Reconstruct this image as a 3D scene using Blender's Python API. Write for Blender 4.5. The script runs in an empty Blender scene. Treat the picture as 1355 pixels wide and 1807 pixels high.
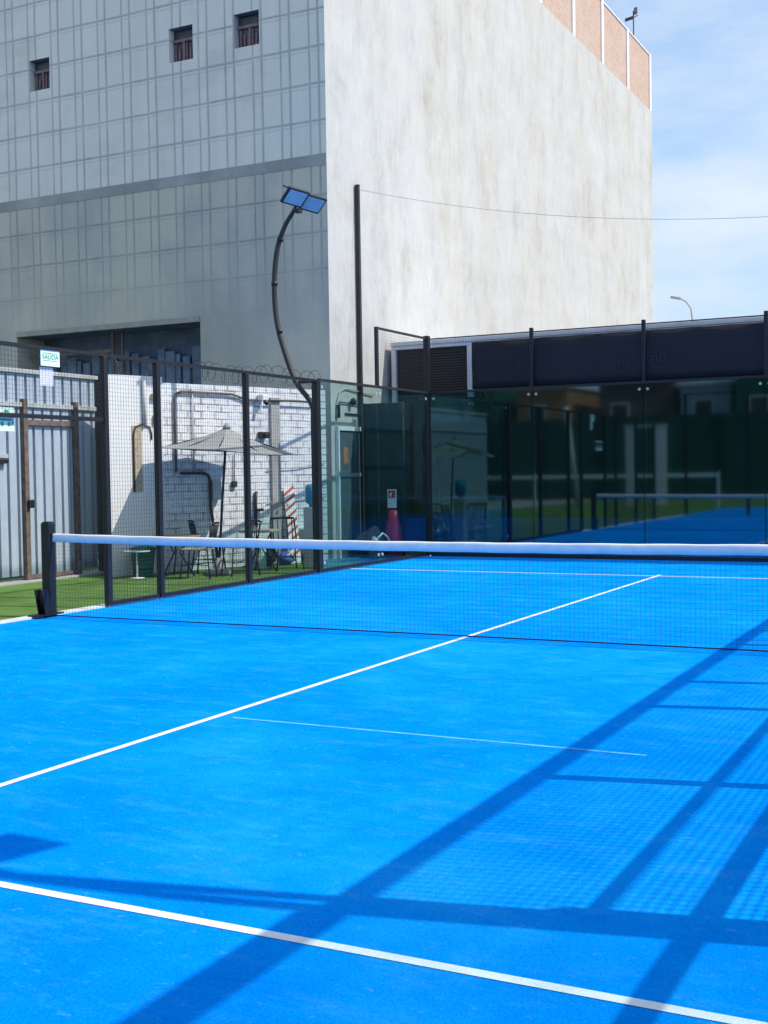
import bpy, bmesh, math, random
from mathutils import Vector, Matrix
random.seed(7)
S = bpy.context.scene
COL = S.collection
R = math.radians

# ------------------------------------------------------------------ materials
def mat(name):
    m = bpy.data.materials.new(name); m.use_nodes = True
    nt = m.node_tree; b = nt.nodes['Principled BSDF']
    return m, nt, b
def N(nt, t, **kw):
    n = nt.nodes.new(t)
    for k, v in kw.items(): setattr(n, k, v)
    return n
def L(nt, a, b): nt.links.new(a, b)
def coords(nt, scale=(1, 1, 1), rot=(0, 0, 0), loc=(0, 0, 0)):
    tc = N(nt, 'ShaderNodeTexCoord'); mp = N(nt, 'ShaderNodeMapping')
    mp.inputs['Scale'].default_value = scale; mp.inputs['Rotation'].default_value = rot; mp.inputs['Location'].default_value = loc
    L(nt, tc.outputs['Object'], mp.inputs['Vector']); return mp.outputs['Vector']
def noise(nt, vec, scale, detail=5, rough=.6):
    n = N(nt, 'ShaderNodeTexNoise'); n.inputs['Scale'].default_value = scale
    n.inputs['Detail'].default_value = detail; n.inputs['Roughness'].default_value = rough
    L(nt, vec, n.inputs['Vector']); return n.outputs['Fac']
def ramp(nt, fac, stops):
    r = N(nt, 'ShaderNodeValToRGB'); e = r.color_ramp.elements
    while len(e) > 1: e.remove(e[-1])
    e[0].position = stops[0][0]; e[0].color = (*stops[0][1], 1)
    for p, c in stops[1:]:
        x = e.new(p); x.color = (*c, 1)
    L(nt, fac, r.inputs['Fac']); return r.outputs['Color']
def mix(nt, fac, a, b, mode='MIX'):
    n = N(nt, 'ShaderNodeMix', data_type='RGBA', blend_type=mode)
    for sock, v in ((n.inputs[0], fac), (n.inputs[6], a), (n.inputs[7], b)):
        if hasattr(v, 'node'): L(nt, v, sock)
        elif isinstance(v, (int, float)): sock.default_value = v
        else: sock.default_value = (*v, 1)
    return n.outputs[2]
def math_(nt, op, a, b=None):
    n = N(nt, 'ShaderNodeMath', operation=op)
    for i, v in enumerate((a, b)):
        if v is None: continue
        if hasattr(v, 'node'): L(nt, v, n.inputs[i])
        else: n.inputs[i].default_value = v
    return n.outputs[0]
def bump(nt, b, h, strength=.3, dist=.01):
    n = N(nt, 'ShaderNodeBump'); n.inputs['Strength'].default_value = strength; n.inputs['Distance'].default_value = dist
    L(nt, h, n.inputs['Height']); L(nt, n.outputs['Normal'], b.inputs['Normal'])
def simple(name, c, rough=.6, metal=0., var=.25, scale=6, bmp=.0, bscale=40):
    m, nt, b = mat(name); v = coords(nt)
    f = noise(nt, v, scale)
    lo = tuple(x * (1 - var) for x in c); hi = tuple(min(1, x * (1 + var)) for x in c)
    L(nt, ramp(nt, f, [(.3, lo), (.7, hi)]), b.inputs['Base Color'])
    b.inputs['Roughness'].default_value = rough; b.inputs['Metallic'].default_value = metal
    if bmp: bump(nt, b, noise(nt, v, bscale, 3), bmp)
    return m

M = {}
M['black_metal'] = simple('black_metal', (.008, .008, .010), .5, .0, .35, 8, .1)
M['dark_steel'] = simple('dark_steel', (.028, .026, .028), .55, .2, .3, 5, .1)
M['wire'] = simple('wire', (.035, .037, .045), .5, .4, .2)
M['rust_steel'] = simple('rust_steel', (.13, .095, .08), .75, .1, .45, 9, .2)
M['pale_steel'] = simple('pale_steel', (.42, .43, .40), .5, .1, .15, 6)
M['white_paint'] = simple('white_paint', (.74, .74, .73), .6, 0, .08, 12)
m, nt, b = mat('line_paint'); v = coords(nt)
c = ramp(nt, noise(nt, v, 5, 6, .7), [(.35, (.68, .70, .73)), (.6, (.82, .82, .82))])
c = mix(nt, ramp(nt, noise(nt, v, 30, 6, .8), [(.60, (0, 0, 0)), (.72, (.55, .55, .55))]), c, (.22, .48, .80))
L(nt, c, b.inputs['Base Color']); b.inputs['Roughness'].default_value = .9; bump(nt, b, noise(nt, v, 120, 3), .5)
M['line_paint'] = m
M['scuff'] = simple('scuff', (.08, .45, .88), .9, 0, .3, 5)
M['band'] = simple('band', (.78, .78, .79), .7, 0, .08, 10, .1, 60)
M['cord'] = simple('cord', (.012, .018, .04), .8)
M['concrete'] = simple('concrete', (.33, .32, .30), .85, 0, .2, 2.5, .3, 30)
M['kerb'] = simple('kerb', (.55, .55, .54), .85, 0, .2, 4, .3, 30)
M['sign_white'] = simple('sign_white', (.72, .82, .75), .5, 0, .05)
M['paper'] = simple('paper', (.75, .73, .80), .7, 0, .06)
M['sign_green'] = simple('sign_green', (.03, .33, .15), .5, 0, .1)
M['canopy'] = simple('canopy', (.29, .30, .28), .85, 0, .08, 4, .1, 60)
M['wood'] = simple('wood', (.30, .20, .09), .6, 0, .3, 8)
M['wicker'] = simple('wicker', (.36, .30, .22), .7, 0, .3, 30, .3, 90)
M['bin_green'] = simple('bin_green', (.01, .10, .055), .5, 0, .2)
M['pale_green'] = simple('pale_green', (.35, .52, .46), .5, 0, .15)
M['black_cloth'] = simple('black_cloth', (.02, .02, .025), .85, 0, .3, 20, .3)
M['blue_cloth'] = simple('blue_cloth', (.06, .14, .45), .8, 0, .2, 20, .3)
M['white_cloth'] = simple('white_cloth', (.7, .7, .72), .8, 0, .1, 20, .3)
M['red'] = simple('red_paint', (.42, .02, .06), .35, 0, .15)
M['red_soft'] = simple('red_soft', (.45, .10, .06), .7, 0, .15)
M['door'] = simple('door_paint', (.085, .12, .14), .5, 0, .12)
M['tarp'] = simple('tarp', (.003, .014, .016), .8, 0, .35, 1.5, .2, 8)
M['water_blue'] = simple('water_blue', (.02, .28, .45), .15, 0, .1)
M['orange'] = simple('orange_paint', (.36, .17, .07), .7, 0, .12)
M['grey_box'] = simple('grey_box', (.45, .46, .46), .55, 0, .08)
M['timber'] = simple('timber', (.50, .40, .24), .75, 0, .2, 12)
M['yard'] = simple('yard_concrete', (.36, .35, .33), .9, 0, .15, .6)

# blue court turf with sand scuffs
m, nt, b = mat('blue_turf'); v = coords(nt)
f1 = noise(nt, v, .42, 8, .72); f2 = noise(nt, coords(nt, (1.2, 3.2, 1), (0, 0, .35)), 1.5, 9, .78); f3 = noise(nt, v, 70, 3, .7); f4 = noise(nt, coords(nt, (1, .8, 1)), 4.5, 8, .75)
c = ramp(nt, f1, [(.32, (.0, .25, .90)), (.52, (.002, .325, .97)), (.70, (.012, .41, 1.0))])
c = mix(nt, ramp(nt, f2, [(.52, (0, 0, 0)), (.72, (.45, .45, .45))]), c, (.07, .46, .95))
c = mix(nt, .38, c, ramp(nt, f4, [(.34, (.50, .66, .85)), (.60, (1, 1, 1))]), 'MULTIPLY')
c = mix(nt, .45, c, ramp(nt, f3, [(.34, (.36, .52, .72)), (.60, (1.0, 1.0, 1.0))]), 'MULTIPLY')
c = mix(nt, ramp(nt, noise(nt, coords(nt, (1, 1.6, 1), (0, 0, .5)), 13, 5, .8), [(.60, (0, 0, 0)), (.74, (.42, .42, .42))]), c, (.22, .52, .85))
L(nt, c, b.inputs['Base Color']); b.inputs['Roughness'].default_value = .95
b.inputs['Specular IOR Level'].default_value = .0
bump(nt, b, noise(nt, coords(nt, (1, .6, 1)), 110, 4, .75), .8, .010)
M['blue_turf'] = m
# green turf
m, nt, b = mat('green_turf'); v = coords(nt)
c = ramp(nt, noise(nt, v, 1.3, 7, .7), [(.3, (.095, .19, .04)), (.7, (.18, .32, .075))])
c = mix(nt, .5, c, ramp(nt, noise(nt, v, 120, 2), [(.3, (.35, .35, .35)), (.7, (1, 1, 1))]), 'MULTIPLY')
L(nt, c, b.inputs['Base Color']); b.inputs['Roughness'].default_value = .95; b.inputs['Specular IOR Level'].default_value = .15
bump(nt, b, noise(nt, v, 90, 3), .9, .02)
M['green_turf'] = m
# sunlit cement render with vertical trowel streaks (object y along the wall, z up)
m, nt, b = mat('render_streaks')
s1 = noise(nt, coords(nt, (1, 1.0, .5)), 1.2, 10, .78); s2 = noise(nt, coords(nt, (1, 1, .8)), .5, 8, .7)
s3 = noise(nt, coords(nt, (1, 6, .35)), 3.5, 5, .7); s4 = noise(nt, coords(nt, (1, 1, 1)), 2.2, 8, .8)
c = ramp(nt, s2, [(.30, (.455, .43, .38)), (.44, (.525, .515, .485)), (.58, (.525, .525, .515)), (.72, (.56, .555, .54))])
c = mix(nt, .6, c, ramp(nt, s1, [(.36, (.66, .655, .64)), (.48, (.90, .90, .89)), (.60, (1, 1, 1))]), 'MULTIPLY')
c = mix(nt, .5, c, ramp(nt, s3, [(.36, (.86, .85, .84)), (.60, (1, 1, 1))]), 'MULTIPLY')
c = mix(nt, .3, c, ramp(nt, noise(nt, coords(nt, (1, .22, 1.6)), 1.1, 7, .7), [(.35, (.84, .82, .79)), (.6, (1, 1, 1))]), 'MULTIPLY')
c = mix(nt, ramp(nt, s4, [(.56, (0, 0, 0)), (.70, (.45, .45, .45))]), c, (.44, .41, .35))
c = mix(nt, ramp(nt, noise(nt, coords(nt, (1, 1.5, .5), loc=(0, 3, 5)), 1.3, 9, .8), [(.60, (0, 0, 0)), (.68, (.5, .5, .5))]), c, (.62, .625, .63))
L(nt, c, b.inputs['Base Color']); b.inputs['Roughness'].default_value = .9
bump(nt, b, s4, .35, .03)
M['render_streaks'] = m
# grey concrete, reflected mesh grid painted in as paired lines (object x along the wall, z up)
m, nt, b = mat('grid_reflection_concrete')
tc = N(nt, 'ShaderNodeTexCoord'); sp = N(nt, 'ShaderNodeSeparateXYZ'); L(nt, tc.outputs['Object'], sp.inputs[0])
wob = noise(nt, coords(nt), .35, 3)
def reflected_line(axis, period, off, w):
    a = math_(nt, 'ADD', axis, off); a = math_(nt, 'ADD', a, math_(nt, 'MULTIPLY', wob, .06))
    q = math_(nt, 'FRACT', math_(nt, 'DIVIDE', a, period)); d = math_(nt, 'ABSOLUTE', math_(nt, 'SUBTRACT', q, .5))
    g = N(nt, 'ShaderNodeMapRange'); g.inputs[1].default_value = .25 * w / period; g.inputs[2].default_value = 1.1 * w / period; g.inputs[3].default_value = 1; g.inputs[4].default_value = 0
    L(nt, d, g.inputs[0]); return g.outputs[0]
jl = math_(nt, 'MAXIMUM', reflected_line(sp.outputs['X'], .60, 40.0, .032), reflected_line(sp.outputs['X'], .60, 40.19, .026))
jh = math_(nt, 'MAXIMUM', reflected_line(sp.outputs['Z'], .66, 3.0, .030), math_(nt, 'MULTIPLY', reflected_line(sp.outputs['Z'], .66, 3.07, .02), .4))
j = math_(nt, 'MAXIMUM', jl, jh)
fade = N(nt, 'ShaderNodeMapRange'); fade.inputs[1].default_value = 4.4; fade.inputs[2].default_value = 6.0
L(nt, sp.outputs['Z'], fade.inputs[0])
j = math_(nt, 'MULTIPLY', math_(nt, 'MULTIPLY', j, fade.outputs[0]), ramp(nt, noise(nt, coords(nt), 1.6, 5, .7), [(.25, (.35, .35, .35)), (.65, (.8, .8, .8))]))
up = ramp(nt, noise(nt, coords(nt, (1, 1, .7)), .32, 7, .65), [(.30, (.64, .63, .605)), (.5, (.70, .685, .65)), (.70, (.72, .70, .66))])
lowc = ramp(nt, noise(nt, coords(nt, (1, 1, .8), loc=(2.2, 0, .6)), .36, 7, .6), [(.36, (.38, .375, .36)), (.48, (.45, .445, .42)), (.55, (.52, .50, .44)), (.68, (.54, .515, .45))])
c = mix(nt, math_(nt, 'GREATER_THAN', sp.outputs['Z'], 7.1), lowc, up)  # lighter above the strip: reflected sky partly put into the colour
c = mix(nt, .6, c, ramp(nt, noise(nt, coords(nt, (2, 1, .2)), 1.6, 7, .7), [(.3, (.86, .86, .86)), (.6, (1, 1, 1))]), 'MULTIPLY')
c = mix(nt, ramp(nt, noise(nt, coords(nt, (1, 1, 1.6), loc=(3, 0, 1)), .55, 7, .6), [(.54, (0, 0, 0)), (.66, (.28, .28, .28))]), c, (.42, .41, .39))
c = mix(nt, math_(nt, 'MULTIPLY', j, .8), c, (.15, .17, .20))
L(nt, c, b.inputs['Base Color']); b.inputs['Roughness'].default_value = .9
bump(nt, b, noise(nt, coords(nt), 6, 6, .7), .3, .02)
M['grid_reflection_concrete'] = m
M['dark_band'] = simple('dark_band', (.31, .315, .32), .9, 0, .2, 1.2, .3, 12)  # darker flat strip across the left facade
# whitewashed block wall (object x along the wall, z up)
m, nt, b = mat('whitewashed_brick')
tc = N(nt, 'ShaderNodeTexCoord'); sp = N(nt, 'ShaderNodeSeparateXYZ'); L(nt, tc.outputs['Object'], sp.inputs[0])
cb = N(nt, 'ShaderNodeCombineXYZ'); L(nt, sp.outputs['X'], cb.inputs[0]); L(nt, sp.outputs['Z'], cb.inputs[1])
wn = N(nt, 'ShaderNodeVectorMath', operation='ADD'); wv = N(nt, 'ShaderNodeTexNoise'); wv.inputs['Scale'].default_value = 5
ws = N(nt, 'ShaderNodeVectorMath', operation='SCALE'); ws.inputs['Scale'].default_value = .022
L(nt, wv.outputs['Color'], ws.inputs[0]); L(nt, cb.outputs[0], wn.inputs[0]); L(nt, ws.outputs[0], wn.inputs[1])
bt = N(nt, 'ShaderNodeTexBrick'); L(nt, wn.outputs[0], bt.inputs['Vector'])
bt.inputs['Scale'].default_value = 1; bt.inputs['Brick Width'].default_value = .27; bt.inputs['Row Height'].default_value = .118
bt.inputs['Mortar Size'].default_value = .013; bt.inputs['Mortar Smooth'].default_value = .4
bt.inputs['Color1'].default_value = (.73, .73, .73, 1); bt.inputs['Color2'].default_value = (.67, .67, .68, 1); bt.inputs['Mortar'].default_value = (.20, .20, .22, 1)
fill = ramp(nt, noise(nt, coords(nt), 2.4, 6, .7), [(.38, (0, 0, 0)), (.60, (.95, .95, .95))])
c = mix(nt, fill, bt.outputs['Color'], (.71, .71, .715))
c = mix(nt, ramp(nt, noise(nt, coords(nt, (1, 1, 1), loc=(5, 2, 1)), 3.2, 7, .75), [(.60, (0, 0, 0)), (.72, (.5, .5, .5))]), c, (.36, .31, .25))
c = mix(nt, .5, c, ramp(nt, noise(nt, coords(nt, (1.6, 1, .25)), 3, 7, .7), [(.34, (.66, .66, .66)), (.56, (1, 1, 1))]), 'MULTIPLY')
L(nt, c, b.inputs['Base Color']); b.inputs['Roughness'].default_value = .9
inv = math_(nt, 'SUBTRACT', 1.0, bt.outputs['Fac']); bump(nt, b, inv, .7, .012)
M['whitewashed_brick'] = m
M['plaster'] = simple('plaster', (.70, .685, .65), .9, 0, .07, 1.5, .3, 10)
M['bare_brick'] = simple('bare_brick', (.42, .33, .23), .9, 0, .25, 18, .4, 30)
# parapet of bare brick
m, nt, b = mat('parapet_brick')
tc = N(nt, 'ShaderNodeTexCoord'); sp = N(nt, 'ShaderNodeSeparateXYZ'); L(nt, tc.outputs['Object'], sp.inputs[0])
cb = N(nt, 'ShaderNodeCombineXYZ'); L(nt, sp.outputs['Y'], cb.inputs[0]); L(nt, sp.outputs['Z'], cb.inputs[1])
bt = N(nt, 'ShaderNodeTexBrick'); L(nt, cb.outputs[0], bt.inputs['Vector']); bt.inputs['Scale'].default_value = 1
bt.inputs['Brick Width'].default_value = .24; bt.inputs['Row Height'].default_value = .10; bt.inputs['Mortar Size'].default_value = .012
bt.inputs['Color1'].default_value = (.50, .33, .24, 1); bt.inputs['Color2'].default_value = (.42, .27, .20, 1); bt.inputs['Mortar'].default_value = (.48, .40, .34, 1)
c = mix(nt, ramp(nt, noise(nt, coords(nt), .9, 6, .7), [(.4, (0, 0, 0)), (.65, (.5, .5, .5))]), bt.outputs['Color'], (.52, .42, .36))
L(nt, c, b.inputs['Base Color']); b.inputs['Roughness'].default_value = .9
M['parapet_brick'] = m
# painted corrugated sheet
m, nt, b = mat('blue_grey_sheet')
c = ramp(nt, noise(nt, coords(nt, (2, 2, .25)), 2.5, 6, .65), [(.3, (.30, .35, .41)), (.7, (.40, .45, .51))])
tc = N(nt, 'ShaderNodeTexCoord'); sp = N(nt, 'ShaderNodeSeparateXYZ'); L(nt, tc.outputs['Object'], sp.inputs[0])
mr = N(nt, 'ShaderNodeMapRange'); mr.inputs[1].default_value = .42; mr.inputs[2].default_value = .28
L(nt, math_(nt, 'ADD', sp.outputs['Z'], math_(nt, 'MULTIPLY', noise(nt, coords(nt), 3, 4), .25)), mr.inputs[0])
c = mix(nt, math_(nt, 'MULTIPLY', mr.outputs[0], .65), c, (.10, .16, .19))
c = mix(nt, ramp(nt, noise(nt, coords(nt, (1, 1, .5), loc=(1, 4, 2)), 5, 8, .8), [(.60, (0, 0, 0)), (.70, (.7, .7, .7))]), c, (.20, .15, .12))
L(nt, c, b.inputs['Base Color']); b.inputs['Roughness'].default_value = .5
bump(nt, b, noise(nt, coords(nt), 4, 3), .4, .03)
M['blue_grey_sheet'] = m
# dark louvre cladding and recess
M['louvre'] = simple('louvre', (.018, .014, .016), .6, 0, .2, 4)
M['recess_wall'] = simple('recess_wall', (.075, .11, .19), .7, 0, .35, 2.2)
M['recess_panel'] = simple('recess_panel', (.10, .16, .26), .6, 0, .4, 3)
M['blue_base'] = simple('blue_base', (.01, .07, .36), .7, 0, .2, 2)
M['banner'] = simple('banner', (.0045, .0045, .014), .7, 0, .3, 1.2, .15, 25)
M['banner_text'] = simple('banner_text', (.013, .013, .04), .6, 0, .1)
M['shed_white'] = simple('shed_white', (.66, .65, .70), .5, 0, .08, 4)
M['dark_pane'] = simple('dark_pane', (.05, .045, .06), .35, 0, .4, 8)
M['grille'] = simple('grille', (.20, .13, .14), .7, 0, .3, 12)
M['lamp_glass'] = simple('lamp_glass', (.30, .42, .58), .12, 0, .12, 6)  # blue base colour stands in for sky mirrored in the lens
# court glass
def glass(name, tint, refl, rgh):
    m = bpy.data.materials.new(name); m.use_nodes = True; nt = m.node_tree
    for n in list(nt.nodes): nt.nodes.remove(n)
    out = N(nt, 'ShaderNodeOutputMaterial'); mx = N(nt, 'ShaderNodeMixShader'); tr = N(nt, 'ShaderNodeBsdfTransparent'); gl = N(nt, 'ShaderNodeBsdfGlossy')
    v = coords(nt)
    L(nt, ramp(nt, noise(nt, v, .8, 5), [(.3, tuple(x * .94 for x in tint)), (.7, tint)]), tr.inputs['Color'])
    gl.inputs['Roughness'].default_value = rgh; gl.inputs['Color'].default_value = (.62, .90, 1.0, 1)
    fr = N(nt, 'ShaderNodeFresnel'); geo = N(nt, 'ShaderNodeNewGeometry')
    L(nt, math_(nt, 'SUBTRACT', 1.5, math_(nt, 'MULTIPLY', geo.outputs['Backfacing'], 1.5 - 1 / 1.5)), fr.inputs['IOR'])
    fac = math_(nt, 'MINIMUM', math_(nt, 'ADD', math_(nt, 'MULTIPLY', fr.outputs[0], 1.0), refl), 1.0)
    L(nt, fac, mx.inputs[0]); L(nt, tr.outputs[0], mx.inputs[1]); L(nt, gl.outputs[0], mx.inputs[2]); L(nt, mx.outputs[0], out.inputs[0])
    return m
M['glass'] = glass('court_glass', (.78, .90, .89), .01, .02)
M['glass_tinted'] = glass('tinted_glass', (.45, .64, .66), .075, .032)

# ------------------------------------------------------------------ mesh helpers
class MB:
    def __init__(s): s.bm = bmesh.new()
    def box(s, x0, x1, y0, y1, z0, z1, mi=0):
        bm = s.bm
        v = [bm.verts.new((x, y, z)) for x in (x0, x1) for y in (y0, y1) for z in (z0, z1)]
        for f in ((0, 1, 3, 2), (4, 6, 7, 5), (0, 4, 5, 1), (2, 3, 7, 6), (0, 2, 6, 4), (1, 5, 7, 3)):
            bm.faces.new([v[i] for i in f]).material_index = mi
        return s
    def obox(s, c, ax, ay, az):           # centre and three half-extent vectors
        bm = s.bm; c, ax, ay, az = map(Vector, (c, ax, ay, az))
        v = [bm.verts.new(c + ax * i + ay * j + az * k) for i in (-1, 1) for j in (-1, 1) for k in (-1, 1)]
        for f in ((0, 1, 3, 2), (4, 6, 7, 5), (0, 4, 5, 1), (2, 3, 7, 6), (0, 2, 6, 4), (1, 5, 7, 3)):
            bm.faces.new([v[i] for i in f])
        return s
    def face(s, pts, mi=0):
        f = s.bm.faces.new([s.bm.verts.new(p) for p in pts]); f.material_index = mi; return s
    def tube(s, pts, r, n=8, cap=True):
        bm = s.bm; pts = [Vector(p) for p in pts]; rings = []
        rr = r if isinstance(r, (list, tuple)) else [r] * len(pts)
        up = None
        for i, p in enumerate(pts):
            t = (pts[min(i + 1, len(pts) - 1)] - pts[max(i - 1, 0)]).normalized()
            if up is None:
                up = Vector((0, 0, 1)) if abs(t.z) < .9 else Vector((1, 0, 0))
            a = t.cross(up).normalized(); bb = a.cross(t).normalized(); up = bb
            rings.append([bm.verts.new(p + (a * math.cos(k * 2 * math.pi / n) + bb * math.sin(k * 2 * math.pi / n)) * rr[i]) for k in range(n)])
        for q, w in zip(rings, rings[1:]):
            for k in range(n):
                f = bm.faces.new((q[k], q[(k + 1) % n], w[(k + 1) % n], w[k])); f.smooth = n > 4
        if cap:
            bm.faces.new(rings[0][::-1]); bm.faces.new(rings[-1])
        return s
    def lathe(s, prof, c=(0, 0, 0), n=20):
        bm = s.bm; c = Vector(c); rings = []
        for r, z in prof:
            rings.append([bm.verts.new(c + Vector((max(r, 1e-4) * math.cos(k * 2 * math.pi / n), max(r, 1e-4) * math.sin(k * 2 * math.pi / n), z))) for k in range(n)])
        for q, w in zip(rings, rings[1:]):
            for k in range(n):
                f = bm.faces.new((q[k], q[(k + 1) % n], w[(k + 1) % n], w[k])); f.smooth = True
        bm.faces.new(rings[0][::-1]); bm.faces.new(rings[-1]); return s
    def build(s, name, mats, parent=None, local=False, bevel=0, sub=0):
        bm = s.bm
        if parent is not None and not local:
            off = parent.matrix_basis.translation
            if parent.parent is not None: off = off + parent.parent.matrix_basis.translation
            bmesh.ops.translate(bm, verts=bm.verts, vec=-off)
        bmesh.ops.recalc_face_normals(bm, faces=bm.faces)
        me = bpy.data.meshes.new(name); bm.to_mesh(me); bm.free()
        for mm in (mats if isinstance(mats, (list, tuple)) else [mats]): me.materials.append(mm)
        o = bpy.data.objects.new(name, me); COL.objects.link(o)
        if parent is not None: o.parent = parent
        if bevel:
            md = o.modifiers.new('bevel', 'BEVEL'); md.width = bevel; md.segments = 2; md.limit_method = 'ANGLE'
        if sub:
            md = o.modifiers.new('sub', 'SUBSURF'); md.levels = sub; md.render_levels = sub
        return o
def tag(o, label, cat, group=None):
    o['label'] = label; o['category'] = cat
    if group: o['group'] = group
    return o
def thing(name, label, cat, loc=(0, 0, 0), rz=0, group=None):
    o = bpy.data.objects.new(name, None); COL.objects.link(o); o.location = loc; o.rotation_euler = (0, 0, rz)
    o.empty_display_size = .2
    return tag(o, label, cat, group)
def struct(o, kind='structure'): o['kind'] = kind; return o
def copy_tree(o, parent=None):
    c = o.copy(); COL.objects.link(c)
    if parent is not None: c.parent = parent
    for ch in list(o.children): copy_tree(ch, c)
    return c
def text_part(txt, size, mtx, material, parent, name='lettering', extrude=.002):
    cu = bpy.data.curves.new('t', 'FONT'); cu.body = txt; cu.size = size; cu.extrude = extrude; cu.align_x = 'CENTER'; cu.align_y = 'CENTER'
    to = bpy.data.objects.new('t', cu); COL.objects.link(to)
    bpy.context.view_layer.update()
    me = bpy.data.meshes.new_from_object(to.evaluated_get(bpy.context.evaluated_depsgraph_get()))
    COL.objects.unlink(to); bpy.data.objects.remove(to)
    me.name = name; me.materials.clear(); me.materials.append(material)
    off = parent.matrix_basis.translation if parent else Vector()
    me.transform(Matrix.Translation(-off) @ mtx)
    o = bpy.data.objects.new(name, me); COL.objects.link(o); o.parent = parent; return o
def wire_mesh(mb, plane, u0, u1, z0, z1, fixed, step=.0508, w=.0023, upright=True):
    # square-section welded wires; plane 'x' -> runs along y at x=fixed, plane 'y' -> runs along x at y=fixed
    h = w / 2
    n = max(1, round((u1 - u0) / step))
    for i in range(n + 1):
        u = u0 + (u1 - u0) * i / n
        if plane == 'x': mb.box(fixed - h, fixed + h, u - h, u + h, z0, z1)
        else: mb.box(u - h, u + h, fixed - h, fixed + h, z0, z1)
    n = max(1, round((z1 - z0) / step))
    for i in range(n + 1):
        z = z0 + (z1 - z0) * i / n
        if plane == 'x': mb.box(fixed + h * 1.02, fixed + w + h, u0, u1, z - h, z + h)
        else: mb.box(u0, u1, fixed + h * 1.02, fixed + w + h, z - h, z + h)
    return mb

# ------------------------------------------------------------------ ground
struct(MB().box(-400, 400, -400, 400, -.5, -.012).build('ground', M['yard']))
struct(MB().face([(-14, -30, -.004), (-5.16, -30, -.004), (-5.16, 12, -.004), (-14, 12, -.004)]).build('artificial_lawn', M['green_turf']))
struct(MB().face([(5.16, -30, -.004), (14, -30, -.004), (14, 12, -.004), (5.16, 12, -.004)]).build('side_lawn', M['green_turf']))
struct(MB().face([(-5.16, 10.1, -.004), (5.16, 10.1, -.004), (5.16, 12, -.004), (-5.16, 12, -.004)]).build('back_path', M['concrete']))
struct(MB().face([(-5.02, -10, 0), (5.02, -10, 0), (5.02, 10.02, 0), (-5.02, 10.02, 0)]).build('court_surface', M['blue_turf']))
struct(MB().face([(-5.16, -17.5, -.004), (5.16, -17.5, -.004), (5.16, -10.2, -.004), (-5.16, -10.2, -.004)]).build('neighbouring_court', M['blue_turf']))
struct(MB().face([(-5.16, -30, -.006), (5.16, -30, -.006), (5.16, -17.5, -.006), (-5.16, -17.5, -.006)]).build('rear_lawn', M['green_turf']))
for x0, x1 in ((-5.16, -5.02), (5.02, 5.16)):
    struct(MB().box(x0, x1, -10.2, 10.1, -.2, .022).build('kerb', M['kerb'], bevel=.006))
def line(x0, x1, y0, y1): return struct(MB().face([(x0, y0, .0025), (x1, y0, .0025), (x1, y1, .0025), (x0, y1, .0025)]).build('painted_line', M['line_paint']))
line(-5, 5, 6.925, 6.975); line(-5, 5, -6.975, -6.925)
line(-.025, .025, -7.15, -6.975); line(-.025, .025, -6.925, 6.925); line(-.025, .025, 6.975, 7.15)
struct(MB().face([(.12, -3.972, .002), (2.76, -3.967, .002), (2.76, -3.937, .002), (.12, -3.942, .002)]).build('scuff_line', M['scuff']))

# ------------------------------------------------------------------ net
net = thing('padel_net', 'long dark court net with a white top band strung across the blue court', 'net', (0, 0, 0))
mb = MB(); w = .0016; h = w / 2
def top(x): return .88 + .04 * (x / 5) ** 2
n = 232
for i in range(n + 1):
    x = -4.93 + 9.86 * i / n
    mb.box(x - h, x + h, -h, h, .012, top(x) - .05)
for k in range(20):
    z = .02 + .0425 * k; sg = 24
    for i in range(sg):
        a = -4.93 + 9.86 * i / sg; c_ = -4.93 + 9.86 * (i + 1) / sg
        za = z * top(a) / .92; zc = z * top(c_) / .92
        mb.face([(a, h * 1.1, za - h), (c_, h * 1.1, zc - h), (c_, h * 1.1, zc + h), (a, h * 1.1, za + h)])
        mb.face([(a, -h * 1.1, za - h), (c_, -h * 1.1, zc - h), (c_, -h * 1.1, zc + h), (a, -h * 1.1, za + h)])
mb.build('netting', M['cord'], net)
MB().tube([(-4.93 + 9.86 * i / 40, .004 * math.sin(i * 1.1), .016) for i in range(41)], .007, 6).build('bottom_cord', M['cord'], net)
mb = MB(); bm = mb.bm; prev = None; sg = 60
prof = [(-.008, -.088), (-.013, -.04), (-.011, -.006), (0, .004), (.011, -.006), (.013, -.04), (.008, -.088)]
for i in range(sg + 1):
    x = -4.93 + 9.86 * i / sg; zz = top(x) + .003 * math.sin(i * 1.7) * .6
    ring = [bm.verts.new((x, py + .0015 * math.sin(i * .9 + k), zz + pz)) for k, (py, pz) in enumerate(prof)]
    if prev:
        for k in range(len(prof)):
            f = bm.faces.new((prev[k], prev[(k + 1) % 7], ring[(k + 1) % 7], ring[k])); f.smooth = True
    prev = ring
mb.build('top_band', M['band'], net)
for sx in (-1, 1):
    x = 5.0 * sx; mb = MB()
    mb.box(x - .06, x + .06, -.05, .05, 0, 1.04)
    mb.box(x - .05, x + .05, -.04, .04, 1.04, 1.055)
    p = mb.build('post', M['black_metal'], net, bevel=.012)
    q = MB().face([(x - .05, -.052, .012), (x - .05, -.26, .012), (x - .05, -.052, .42)]); 
    q = MB()
    for xx in (x - .055, x + .045):
        q.obox((xx + .005, -.10, .16), (.005, 0, 0), (0, .05, .0), (0, .03, -.15))
    q.box(x - .08, x + .08, -.26, .14, .024, .040)
    q.build('foot_bracket', M['black_metal'], p)
    MB().box(x - sx * .06 - .02, x - sx * .06 + .02, -.03, .03, .87, .93).build('tension_hook', M['dark_steel'], p)

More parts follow.
